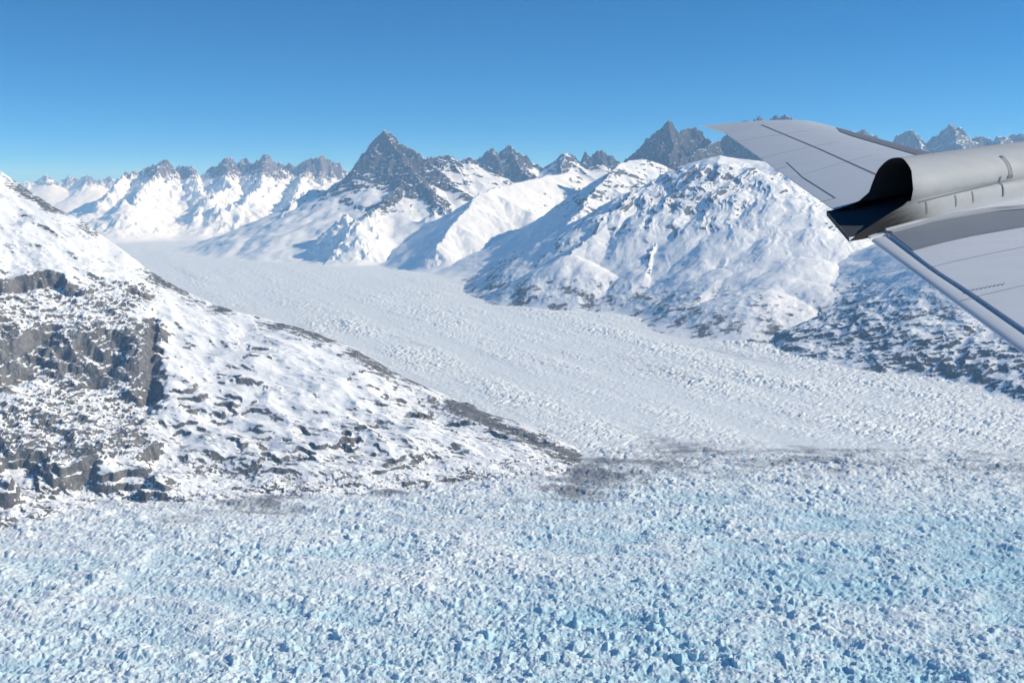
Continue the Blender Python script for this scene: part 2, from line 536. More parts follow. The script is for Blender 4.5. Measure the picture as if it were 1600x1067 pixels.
def build_mountains():
    grey_a, grey_b = (0.028, 0.026, 0.028, 1), (0.075, 0.066, 0.066, 1)
    brown_a, brown_b = (0.07, 0.058, 0.06, 1), (0.16, 0.135, 0.132, 1)
    far = mountain_material('far_rock_and_snow', brown_a, brown_b, 26)
    mid = mountain_material('peak_rock_and_snow', grey_a, grey_b, 16)
    near = mountain_material('slope_snow_and_rock', (0.07, 0.068, 0.07, 1), (0.15, 0.14, 0.14, 1), 9, amount=.8)
    # distant pale range at the far left
    d = 38000
    massif('mountain', 'distant pale hazy range low on the skyline beyond the far left of the glacier',
           [(L((-60, 290, d), (-20, 280, d), (20, 286, d), (50, 284, d), (66, 277, d), (75, 272, d), (83, 277, d), (95, 286, d), (105, 281, d), (115, 275, d), (122, 279, d), (135, 272, d - 500), (143, 279, d), (150, 282, d),
               (160, 279, d), (170, 276, d), (180, 280, d), (190, 284, d), (205, 276, d), (225, 282, d), (260, 285, d), (300, 292, d)), 1.2, 1.2, 500, .4)],
           (-32, -11), (32500, 41500), 360, 240, far, 101, noise=(0.06, 1500), spacing=(900, 400), floor=350)
    # range behind the head of the glacier
    d = 24000
    massif('mountain', 'jagged brown-banded range with snowy lower slopes at the head of the glacier',
           [(L((165, 302, d - 1500), (190, 281, d - 600), (198, 272, d), (207, 268, d), (213, 272, d), (222, 268, d), (235, 262, d), (245, 257, d - 200), (255, 250, d - 300), (262, 256, d - 200), (270, 268, d), (280, 265, d), (288, 261, d + 200), (297, 261, d - 300), (306, 268, d), (315, 277, d),
               (325, 264, d), (338, 257, d), (350, 246, d - 200), (360, 250, d), (370, 257, d), (378, 252, d), (386, 249, d), (394, 254, d), (401, 258, d), (408, 248, d), (415, 241, d - 400), (421, 246, d), (428, 253, d), (440, 256, d), (452, 257, d), (465, 260, d), (474, 252, d), (482, 249, d), (490, 249, d),
               (500, 243, d - 200), (510, 247, d), (520, 248, d), (528, 255, d), (535, 262, d), (548, 272, d), (600, 290, d)), 1.5, 1.3, 320, .8),
            (L((297, 263, d - 300), (312, 300, d - 1700), (330, 335, d - 3300)), 1.1, 1.1, 200, .65),
            (L((415, 243, d - 400), (412, 285, d - 1800), (380, 330, d - 3400)), 1.1, 1.1, 200, .65),
            (L((350, 248, d - 300), (352, 290, d - 1800), (300, 335, d - 3400)), 1.1, 1.1, 200, .65),
            (L((480, 250, d), (470, 290, d - 1800), (450, 320, d - 3400)), 1.1, 1.1, 200, .65),
            (L((250, 254, d - 300), (225, 300, d - 2000), (200, 330, d - 3600)), 1.1, 1.1, 200, .65)],
           (-26, -3), (18200, 26500), 460, 460, far, 102, rock=(0.52, 0.9), rockalt=(0.45, 0.75), noise=(0.085, 1100), calm=.6, spacing=(480, 200), floor=900, skirt=(0.70, .34, 90), foot=75)
    # spur in front of that range
    massif('mountain', 'low snowy spur with a blue shaded foot left of the pyramid peak',
           [(L((600, 268, 19000), (545, 276, 18300), (515, 285, 17900), (485, 297, 17500), (455, 318, 16900), (440, 342, 16300), (424, 364, 15900)), .55, 1.0, 300, .62)],
           (-24, 2), (13500, 21500), 420, 420, mid, 103, rock=(0.62, 0.95), rockalt=(0.1, .6), noise=(0.05, 700), spacing=(320, 150), floor=150, foot=50)
    # pyramid peak
    d = 17200
    massif('mountain', 'tall dark pyramid-shaped peak with a shaded left face above snowy slopes',
           [(L((553, 265, d), (562, 246, d), (572, 236, d), (582, 224, d), (590, 216, d), (597, 210, d - 50), (604, 203, d - 100), (612, 208, d - 100), (621, 216, d), (628, 225, d),
               (636, 229, d), (646, 241, d), (656, 247, d), (664, 262, d)), 2.0, 1.7, 330, 1.0, .28),
            (L((646, 241, d), (656, 247, d), (668, 248, d + 100), (682, 245, d + 200), (698, 242, d + 300), (706, 247, d + 300), (715, 253, d + 300), (723, 249, d + 300), (730, 246, d + 300), (738, 250, d + 300), (745, 253, d + 300), (760, 270, d + 300)), 1.6, 1.1, 160, .7, .92),
            (L((604, 203, d - 100), (620, 232, d - 500), (638, 262, d - 900), (622, 292, d - 1400), (596, 320, d - 2000), (560, 352, d - 2800), (530, 380, d - 3400)), 1.0, 1.5, 420, .85, .36),
            (L((640, 258, d - 950), (668, 292, d - 1500), (690, 325, d - 2200), (700, 355, d - 2900)), .9, 1.0, 200, .7, .76),
            (L((656, 247, d), (690, 278, d - 700), (720, 300, d - 1300)), .8, .9, 150, .6, .86),
            (L((700, 243, d + 300), (716, 268, d - 200), (735, 296, d - 800)), .8, .8, 150, .6, .9)],
           (-21, 8), (12000, 20500), 560, 640, mid, 104, rock=(0.46, 0.76), rockalt=(0.22, 0.40), noise=(0.08, 600), spacing=(300, 110), floor=800, skirt=(0.46, .38, 70), lens=(.75, .5), calm=.12, foot=45)
    # twin peak and teeth to its right
    d = 18200
    massif('mountain', 'dark twin-topped crag with smaller rock teeth right of the pyramid peak',
           [(L((735, 277, d), (752, 264, d), (758, 254, d), (763, 244, d), (769, 229, d), (774, 235, d), (778, 241, d), (783, 233, d), (789, 231, d), (795, 226, d), (800, 229, d), (806, 234, d), (817, 241, d), (824, 244, d), (831, 250, d), (846, 262, d), (856, 275, d)), 2.0, 1.7, 300, .95),
            (L((846, 262, d), (858, 263, d), (868, 259, d), (872, 247, d), (877, 241, d), (884, 238, d), (891, 240, d), (896, 245, d), (903, 253, d), (909, 245, d), (916, 237, d), (920, 243, d), (924, 247, d), (929, 240, d), (933, 236, d), (938, 235, d),
               (943, 240, d), (949, 244, d), (955, 240, d), (965, 251, d), (985, 264, d)), 2.0, 1.7, 200, .9, .84),
            (L((795, 226, d), (815, 262, d - 700), (845, 290, d - 1500), (800, 330, d - 2700)), 1.1, 1.1, 260, .75),
            (L((769, 229, d), (778, 262, d - 600), (770, 295, d - 1400)), 1.2, 1.2, 240, .8),
            (L((884, 238, d), (880, 280, d - 1200), (860, 310, d - 2400)), .8, .8, 200, .6, .84)],
           (-10, 14), (13500, 21000), 480, 520, mid, 105, rock=(0.52, 0.88), rockalt=(0.34, 0.56), noise=(0.08, 600), spacing=(300, 110), floor=900, skirt=(0.64, .32, 80), lens=(.7, .5), calm=.15)
    # two snowy spurs that come down to the glacier
    massif('mountain', 'smooth snowy spur running down to the glacier below the twin-topped crag',
           [(L((890, 268, 16800), (850, 275, 16000), (810, 284, 15400), (775, 292, 14800), (748, 300, 14300), (728, 328, 13600), (704, 358, 13000), (682, 382, 12600)), .45, 1.15, 380, .60)],
           (-14, 12), (9800, 19000), 520, 500, near, 106, rock=(0.5, 1.0), rockalt=(0.1, .9), noise=(0.055, 500), spacing=(420, 200), floor=120, calm=.25, foot=40)
    massif('mountain', 'long fluted snow ridge with a blue shadowed flank left of the broad dome mountain',
           [(L((1120, 285, 13800), (1090, 277, 13700), (1050, 263, 13600), (1030, 254, 13500), (1005, 248, 13400), (985, 249, 13300), (965, 256, 13000), (940, 282, 12400), (918, 312, 11900), (896, 340, 11400), (876, 370, 11000), (862, 395, 10700)), .50, 1.2, 420, .66),
            (L((1030, 254, 13500), (1035, 285, 12800), (1010, 320, 12100), (970, 350, 11400)), .6, .7, 260, .42)],
           (-10, 20), (8200, 16500), 660, 600, near, 107, rock=(0.50, 0.95), rockalt=(0.2, .8), noise=(0.06, 480), spacing=(260, 120), floor=120, calm=.4, foot=36)
    # dark spire group behind the dome
    d = 15800
    massif('mountain', 'dark jagged spire and its lower rock wall rising behind the broad snow dome',
           [(L((955, 285, d), (976, 251, d), (984, 243, d), (990, 239, d), (1000, 230, d), (1005, 224, d), (1010, 217, d), (1018, 212, d), (1025, 205, d), (1030, 201, d), (1036, 193, d), (1042, 186, d), (1047, 193, d), (1052, 201, d), (1057, 212, d),
               (1062, 210, d + 400), (1067, 204, d + 500), (1074, 200, d + 600), (1082, 198, d + 600), (1088, 201, d + 600), (1095, 207, d + 600), (1104, 215, d + 500), (1115, 225, d), (1124, 218, d + 200), (1135, 213, d + 300), (1150, 206, d + 300),
               (1158, 193, d + 300), (1164, 189, d + 300), (1170, 187, d + 400), (1178, 187, d + 400), (1187, 181, d + 500), (1193, 186, d + 500), (1200, 189, d + 500), (1206, 185, d + 600), (1214, 180, d + 600), (1228, 181, d + 600), (1238, 184, d + 600), (1241, 192, d + 600),
               (1258, 214, d + 500), (1270, 205, d + 500), (1277, 196, d + 500), (1285, 198, d + 500), (1300, 208, d + 500), (1330, 212, d + 500), (1400, 245, d + 500)), 2.0, 1.8, 320, 1.0),
            (L((1042, 187, d), (1052, 225, d - 400), (1045, 255, d - 900), (1030, 285, d - 1500)), 1.3, 1.5, 260, .9),
            (L((1115, 224, d), (1088, 236, d - 500), (1060, 252, d - 1000), (1030, 268, d - 1500)), 1.1, 1.3, 260, .9),
            (L((1186, 182, d + 500), (1180, 225, d - 300), (1200, 265, d - 1200)), 1.3, 1.3, 260, .9)],
           (0, 24), (12300, 18000), 640, 500, mountain_material('spire_rock_and_snow', (0.02, 0.019, 0.022, 1), (0.065, 0.057, 0.057, 1), 13), 108,
           rock=(0.42, 0.75), rockalt=(0.12, 0.3), noise=(0.085, 520), calm=.6, spacing=(260, 100), floor=900, skirt=(0.5, .34, 45), lens=(.75, .5))
    # peaks beyond the nacelle
    d = 21500
    massif('mountain', 'row of sharp blue peaks on the skyline above the engine nacelle',
           [(L((1230, 240, d), (1270, 222, d), (1296, 207, d), (1310, 206, d), (1322, 208, d), (1333, 203, d), (1339, 205, d), (1347, 200, d), (1353, 206, d), (1360, 208, d), (1372, 214, d), (1383, 223, d), (1392, 223, d), (1403, 212, d), (1415, 206, d), (1421, 205, d), (1428, 201, d), (1430, 207, d), (1437, 214, d), (1447, 224, d), (1452, 225, d),
               (1460, 213, d), (1472, 203, d), (1480, 197, d), (1487, 190, d), (1492, 200, d), (1498, 200, d), (1503, 197, d), (1508, 204, d), (1513, 213, d), (1518, 217, d), (1524, 213, d), (1530, 212, d), (1538, 215, d), (1546, 222, d), (1553, 213, d), (1560, 211, d), (1572, 212, d), (1582, 209, d), (1592, 206, d), (1605, 208, d), (1640, 195, d), (1700, 215, d)), 1.9, 1.6, 320, .95),
            (L((1428, 202, d), (1442, 225, d - 900), (1450, 245, d - 1800)), 1.2, 1.2, 260, .8),
            (L((1487, 191, d), (1500, 220, d - 1000), (1515, 245, d - 2000)), 1.3, 1.3, 260, .8),
            (L((1575, 211, d), (1560, 235, d - 1200)), 1.0, 1.0, 260, .8)],
           (12, 34), (17500, 24500), 560, 360, mountain_material('blue_rock_and_snow', (0.035, 0.036, 0.042, 1), (0.10, 0.092, 0.092, 1), 20), 109, rock=(0.6, 0.95), rockalt=(0.3, 0.55), noise=(0.055, 800), spacing=(420, 180), floor=1100, skirt=(0.6, .34, 45), lens=(.7, .5))
    # broad snow dome on the right
    def flutes(A, R, X, Y, H, base):
        """ribs and gullies on the broken upper left shoulder"""
        cx, cy, _ = at(1075, 300, 10600)
        m = np.exp(-(((X - cx - 120) / 800) ** 2 + ((Y - cy) / 900) ** 2)) * smooth(450, 750, H) * smooth(1330, 1230, H)
        u = (X * 0.94 - Y * 0.34) + 60 * fbm(X / 250, Y / 250, 3, 301)
        v = X * 0.34 + Y * 0.94
        r = ridged(u / 230, v / 900, 4, 303, .5) - .85
        low = smooth(20, 80, H - base) * smooth(420, 200, H)
        H = H + smooth(60, 300, H - base) * smooth(1340, 1180, H) * ((2.5 + 7.5 * smooth(350, 800, H)) * (ridged(u / 170, v / 900, 4, 307, .55) - .85) + 14 * fbm(u / 420, v / 1100, 3, 309))
        return H + m * 50 * r + low * (4 * (ridged(X / 90, Y / 120, 4, 305) - .9))
    massif('mountain', 'broad rounded snow mountain with a shaded fluted left shoulder beside the wing tip',
           [(L((1030, 276, 11300), (1060, 261, 11300), (1090, 248, 11300), (1120, 241, 11300), (1150, 245, 11300), (1190, 250, 11300), (1225, 262, 11300), (1270, 290, 11300), (1330, 330, 11200), (1400, 350, 11000)), .62, .50, 500, .54),
            (L((1120, 241, 11300), (1140, 292, 10400), (1155, 350, 9500), (1130, 420, 8600), (1085, 475, 7900)), .12, .32, 380, .53),
            (L((1195, 250, 11300), (1230, 300, 10300), (1262, 350, 9500), (1255, 400, 8700), (1200, 450, 7900)), .06, .10, 420, .46),
            (L((1030, 276, 11300), (992, 300, 10800), (950, 334, 10300), (918, 372, 9800), (890, 402, 9450), (872, 424, 9250)), .14, 1.1, 420, .58),
            (L((1060, 262, 11300), (1040, 318, 10400), (1025, 370, 9600), (1005, 425, 8900)), .40, .55, 420, .50)],
           (-9, 26), (6300, 14200), 900, 800, near, 110, rock=(0.58, 1.0), rockalt=(0.0, .5), noise=(0.05, 420), spacing=(420, 160), floor=70, crag=0.5, levels=1, lens=(0.32, 0.35), calm=.16, extra=flutes, foot=26, scree=.62)
    # low dark hills under the nacelle
    def hummock(A, R, X, Y, H, base):
        rel = H - base
        return H + smooth(0, 60, rel) * (smooth(560, 250, H) * (9 * ridged(X / 130, Y / 100, 4, 77) + 9 * fbm(X / 340, Y / 340, 3, 78) - 9) + 34 * fbm(X / 650, Y / 650, 3, 79))
    massif('mountain', 'low hummocky snow hills with dark speckled rock under the engine nacelle',
           [(L((1330, 384, 9300), (1420, 368, 9300), (1520, 352, 8900), (1640, 350, 8300), (1790, 420, 7100), (1930, 500, 6200)), .40, .10, 380, .425),
            (L((1450, 362, 9200), (1428, 412, 8400), (1392, 455, 7800), (1352, 498, 7100)), .30, .10, 240, .60),
            (L((1640, 350, 8300), (1580, 425, 7700), (1540, 480, 7000), (1480, 520, 6500)), .20, .08, 300, .55),
            (L((1215, 455, 8200), (1262, 420, 8600), (1330, 384, 9300)), .30, .10, 220, .48)],
           (9, 36), (4600, 11200), 720, 800, mountain_material('hill_snow_and_scree', (0.045, 0.05, 0.06, 1), (0.11, 0.11, 0.115, 1), 8, amount=1.0, flow=math.radians(20)), 111,
           rock=(0.17, 0.78), rockalt=(.85, .1), noise=(0.035, 330), spacing=(700, 400), levels=1, floor=30, extra=hummock, lens=(0.35, 0.3), calm=.3, foot=12)

# ------------------------------------------------------------------ hillside on the left
def build_hillside():
    crest = [(-260, 150, 7700), (-120, 200, 7200), (-40, 236, 6900), (0, 254, 6700), (40, 284, 6500), (70, 305, 6300), (100, 325, 6150), (140, 346, 6000), (175, 374, 5850), (200, 391, 5720), (235, 420, 5560),
             (280, 447, 5400), (330, 472, 5250), (380, 489, 5120), (440, 504, 5000), (500, 523, 4860), (560, 549, 4700), (620, 583, 4540), (690, 618, 4370), (760, 646, 4210), (820, 668, 4100), (880, 692, 3990),
             (925, 713, 3920), (960, 735, 3850), (985, 752, 3800)]
    foot = [(-300, 3260), (0, 3380), (200, 3430), (450, 3440), (600, 3430), (750, 3520), (880, 3640), (960, 3760), (985, 3790)]
    A, R, X, Y = polar(-38, 9.5, 930, np.geomspace(2750, 8300, 1050))
    deg = np.degrees(A)
    cdeg = [px_az(p[0]) for p in crest]
    Rc = np.interp(deg, cdeg, [p[2] for p in crest])
    zc = np.interp(deg, cdeg, [at(*p)[2] for p in crest])
    Rf = np.interp(deg, [px_az(p[0]) for p in foot], [p[1] for p in foot]) + 60 * fbm(X / 260, Y / 260, 3, 203)
    base = valley(X, Y)
    t = (R - Rf) / np.maximum(Rc - Rf, 40)
    tt = np.clip(t, -0.2, 1)
    prof = 0.72 * tt + 0.28 * np.where(tt > 0, tt, 0) ** 2 * (1.7 - 0.7 * tt) 
    prof = prof + 0.10 * np.sin(np.clip(tt, 0, 1) * math.pi) * smooth(-22, -10, deg)
    H = (zc - base) * prof + base
    over = np.clip(R - Rc, 0, None)
    H = np.where(over > 0, zc - 0.10 * over - 0.62 * np.clip(over - 60, 0, None), H)
    H = np.where(t < 0, base + t * 130, H)
    rel = np.clip(H - base, 0, None)
    near = smooth(-10, 70, H - base)
    cr = smooth(0, 0.16, np.abs(1 - t))                      # leave the skyline where it is
    ang = math.radians(-32)
    u = X * math.cos(ang) + Y * math.sin(ang)
    v = -X * math.sin(ang) + Y * math.cos(ang)
    H = H + near * (0.2 + 0.8 * cr) * (24 * fbm(u / 520, v / 300, 3, 205) + 13 * (ridged(u / 260, v / 120, 3, 209, .45) - 0.9))
    # cliff bands: the slope is cut into benches where the bedrock stands out
    wob = 30 * fbm(X / 330, Y / 330, 4, 216)
    cl = smooth(px_az(262), px_az(205), deg) * smooth(px_az(-260), px_az(-60), deg)
    c2 = smooth(-0.2, 0.3, fbm(X / 330, Y / 330, 3, 213)) * near
    def bench(H, w, z0, z1, k, e0=0.42, e1=0.62):
        """turn the height range z0..z1 into a flat snowy bench with a cliff of height k above it"""
        q = np.clip((H + wob - z0) / (z1 - z0), 0, 1)
        s_ = smooth(e0, e1, q)
        return H + w * ((z1 - z0) * ((1 - k) * q + k * s_) - (z1 - z0) * q)
    edge_n = 0.9 * fbm(X / 240, Y / 240, 4, 239)
    cl = smooth(px_az(262), px_az(212), deg + edge_n) * smooth(px_az(-260), px_az(-60), deg)
    lump = 22 * fbm(X / 150, Y / 150, 4, 238)
    wob = wob + lump
    wob0 = wob
    wob = wob0 + 0.085 * (X + 2000) - 0.03 * (Y - 4000)            # the strata dip to the right
    H0 = H
    H = bench(H, cl, 84, 192, 0.72, .26, .74)
    H = bench(H, cl, 222, 474, 0.74, .22, .76)
    H = bench(H, cl * smooth(px_az(150), px_az(90), deg), 486, 590, 0.75)
    for z0, z1, sd in ((110, 140, 1), (140, 178, 2), (262, 300, 3), (300, 346, 4), (346, 398, 5), (500, 540, 6)):
        kk = np.clip(0.35 + 0.8 * fbm(X / 190, Y / 190, 3, 240 + sd), 0.0, 0.9)
        H = bench(H, cl, z0, z1, kk)
    wob = wob0
    H = H + cl * smooth(85, 120, H) * smooth(620, 560, H) * (7.0 * (ridged(u / 38, v / 60, 4, 250, .6) - .9) + 6 * fbm(X / 70, Y / 70, 3, 251))
    wob = wob + 10 * fbm(X / 60, Y / 60, 3, 236)
    for z0 in (22, 50, 84, 118, 150, 186, 225, 275, 330, 405, 470, 560, 640, 720):
        H = bench(H, c2 * (1 - cl) * (0.30 + 0.70 * smooth(330, 150, H)), z0, z0 + 30, np.clip(.32 + 1.1 * fbm(u / 170, v / 110, 3, 260 + z0 % 11), 0, .95))
    face = cl * np.maximum(smooth(.18, .34, (H0 + wob - 222) / 252) * smooth(.86, .70, (H0 + wob - 222) / 252), smooth(.22, .36, (H0 + wob - 84) / 108) * smooth(.84, .70, (H0 + wob - 84) / 108))
    # the gully that ends the big cliff
    ga = np.interp(H, [90, 300, 520], [px_az(222), px_az(236), px_az(247)]) + 0.30 * fbm(X / 110, Y / 110, 3, 252)
    g = np.exp(-((deg - ga) / np.interp(H, [120, 450], [0.55, 0.26])) ** 2) * smooth(150, 220, H) * smooth(480, 400, H)
    H = H - 42 * g
    H = H + near * (0.3 + 0.7 * cr) * (1.5 * (ridged(u / 70, v / 32, 3, 220) - .9) + 0.8 * fbm(u / 60, v / 25, 3, 222))
    lowf = smooth(85, 5, H - base + 30 * fbm(X / 140, Y / 140, 3, 231)) * smooth(6000, 4500, R)
    H = H + lowf * (seracs(X, Y)[0] - 8)
    H = np.maximum(H, base - 50)
    sx, sy = grad(A, R, H)
    sl = np.hypot(sx, sy)
    n = fbm(u / 130, v / 60, 4, 225)
    streak = fbm(u / 70, v / 16, 3, 226)
    rk = smooth(0.62, 1.25, sl + 0.12 * n) + 0.22 * smooth(0.2, 0.8, streak) * smooth(0.25, .6, sl)
    # wind-scoured rock just below the crest
    rk = rk + 0.46 * smooth(210, 20, np.abs(Rc - 50 - R)) * smooth(-.5, .6, fbm(X / 350, Y / 350, 2, 228) + 0.1)
    ledge = np.abs(((H + 1.6 * wob) / 31.0) % 1.0 - .5) * 2            # snow caught on the ledges
    rk = np.minimum(rk, 0.74) - 0.34 * cl * smooth(.62, .95, ledge) * smooth(-.35, .3, fbm(u / 120, v / 40, 3, 254))
    rk = np.clip(rk + 0.30 * face * smooth(-.5, .3, fbm(u / 150, v / 60, 4, 256)), 0, .86) + 0.35 * g + 0.20 + 0.17 * n + 0.13 * smooth(260, 60, H)
    keep = H > base - 45
    m = mountain_material('hillside_snow_and_bedrock', (0.055, 0.055, 0.058, 1), (0.20, 0.198, 0.20, 1), 6.0, amount=1.0, flow=math.radians(-24))
    o = mesh_from_grid('hillside', X, Y, H, m, {'rock': rk}, keep)
    tag(o, 'snowy hillside with grey rock cliffs sloping down from the left to the ice', 'hillside', 'structure')

# ------------------------------------------------------------------ aircraft wing and nacelle
def unit(v):
    return v / np.linalg.norm(v)

def dirv(az, el):
    az, el = math.radians(az), math.radians(el)
    return np.array([math.sin(az) * math.cos(el), math.cos(az) * math.cos(el), math.sin(el)])

WF = dirv(60, 5)                                # forward along the fuselage
WN = unit(np.cross(WF, dirv(-30, 8)))           # up through the wing
WL = np.cross(WN, WF)                           # outboard
WH = 1.8                                        # the seat is this far above the plane of the wing
def on_plane(px, py, w=0.0):
    r = ray(px, py)
    return r * ((WH - w) / -(WN @ r))
WO = on_plane(1360, 372)
def uv(px, py, w=0.0):
    P = on_plane(px, py, w) - WO
    return float(P @ WF), float(P @ WL)
def project(u, v, w):
    x, y, z = WO + WF * u + WL * v + WN * w
    dep, up = y * CP - z * SP, y * SP + z * CP
    return 800 + FPX * x / dep, 533.5 - FPX * up / dep
def solve_u(px, v, w):
    lo, hi = -4.0, 8.0
    for _ in range(50):
        mid = (lo + hi) / 2
        if project(mid, v, w)[0] < px: lo = mid
        else: hi = mid
    return lo

TE_PTS = [uv(1132, 207), uv(1310, 332), uv(1360, 372), uv(1600, 548)]
LE_PTS = [uv(1245, 189), uv(1290, 200), uv(1430, 240)]
def edge(pts, v):
    p = sorted((b, a) for a, b in pts)
    vs_, us_ = [q[0] for q in p], [q[1] for q in p]
    if v < vs_[0]: return us_[0] + (v - vs_[0]) * (us_[1] - us_[0]) / (vs_[1] - vs_[0])
    if v > vs_[-1]: return us_[-1] + (v - vs_[-1]) * (us_[-1] - us_[-2]) / (vs_[-1] - vs_[-2])
    return float(np.interp(v, vs_, us_))
def te(v): return edge(TE_PTS, v)
def le(v): return edge(LE_PTS, v) + 0.05
TIP_V = TE_PTS[0][1]
def camber(t):
    """upper surface over the chord line, t = 0 at the leading edge, 1 at the trailing edge"""
    t = min(max(t, 0), 1)
    return 0.060 * (2.97 * math.sqrt(t) - 1.26 * t - 3.516 * t * t + 2.843 * t ** 3 - 1.036 * t ** 4) / 1.19
def top(u, v):
    a, b = te(v), le(v)
    return camber((b - u) / (b - a)) * (b - a) + 0.0
def on_wing(px, py):
    w = 0.0
    for _ in range(8):
        u, v = uv(px, py, w)
        w = top(u, v)
    return u, v, w

class Part:
    def __init__(self):
        self.v, self.f, self.mi = [], [], []
    def pt(self, u, v, w):
        self.v.append(tuple(WF * u + WL * v + WN * w))
        return len(self.v) - 1
    def face(self, *ids, m=0):
        self.f.append(ids); self.mi.append(m)
    def grid(self, rows, m=0, closed=False):
        ids = [[self.pt(*p) for p in r] for r in rows]
        for a, b in zip(ids[:-1], ids[1:]):
            n = len(a)
            for i in range(n if closed else n - 1):
                j = (i + 1) % n
                self.face(a[i], a[j], b[j], b[i], m=m)
        return ids
    def strip(self, pix, width, lift=0.004, m=0, n=24, surf=None, thick=None):
        """a thin raised strip laid along the upper surface, through points given as sight lines"""
        P = [on_wing(*p) for p in pix]
        pts = []
        for a, b in zip(P[:-1], P[1:]):
            for i in range(n):
                t = i / n
                pts.append((a[0] + (b[0] - a[0]) * t, a[1] + (b[1] - a[1]) * t))
        pts.append(P[-1][:2])
        rows = []
        for i, (u, v) in enumerate(pts):
            a, b = pts[max(i - 1, 0)], pts[min(i + 1, len(pts) - 1)]
            dx, dy = b[0] - a[0], b[1] - a[1]
            k = math.hypot(dx, dy) or 1
            nx, ny = -dy / k * width / 2, dx / k * width / 2
            rows.append([(u - nx, v - ny, top(u - nx, v - ny) + .0005), (u - nx, v - ny, top(u - nx, v - ny) + lift),
                         (u + nx, v + ny, top(u + nx, v + ny) + lift), (u + nx, v + ny, top(u + nx, v + ny) + .0005)])
        self.grid(rows, m)
    def build(self, name, mats, parent, smooth_=True, auto=None):
        me = bpy.data.meshes.new(name)
        me.from_pydata(self.v, [], self.f)
        me.update()
        for m in mats: me.materials.append(m)
        me.polygons.foreach_set('material_index', self.mi)
        me.polygons.foreach_set('use_smooth', [smooth_] * len(self.f))
        import bmesh
        bm = bmesh.new(); bm.from_mesh(me)
        bmesh.ops.remove_doubles(bm, verts=bm.verts, dist=1e-5)
        bmesh.ops.recalc_face_normals(bm, faces=bm.faces)
        for e in bm.edges:
            if len(e.link_faces) == 2 and e.calc_face_angle(0) > math.radians(38): e.smooth = False
        bm.to_mesh(me); bm.free()
        o = bpy.data.objects.new(name, me)
        scene.collection.objects.link(o)
        o.parent = parent
        return o

def paint(name, col, rough=0.35, stain=0.08, soot=None, spec=0.4):
    k = Nodes(name)
    n1 = k.noise(0.9, 5, 0.6, (1, 1, 1)); n2 = k.noise(0.12, 4, 0.6, (3, 1, 1))
    f = k.step(k.math('ADD', k.math('MULTIPLY', n1, .6), k.math('MULTIPLY', n2, .4)), 0.35, 0.7)
    dark = tuple(c * (1 - 2 * stain) for c in col[:3]) + (1,)
    c = k.mix(f, col, dark)
    if soot:
        c = k.mix(k.attr('soot'), c, soot)
    k.set(k.p.inputs['Base Color'], c)
    k.set(k.p.inputs['Roughness'], k.math('ADD', rough - .08, k.math('MULTIPLY', n1, .16)))
    k.p.inputs['Specular IOR Level'].default_value = spec
    k.bump(n2, 0.05, 0.01)
    return k.m

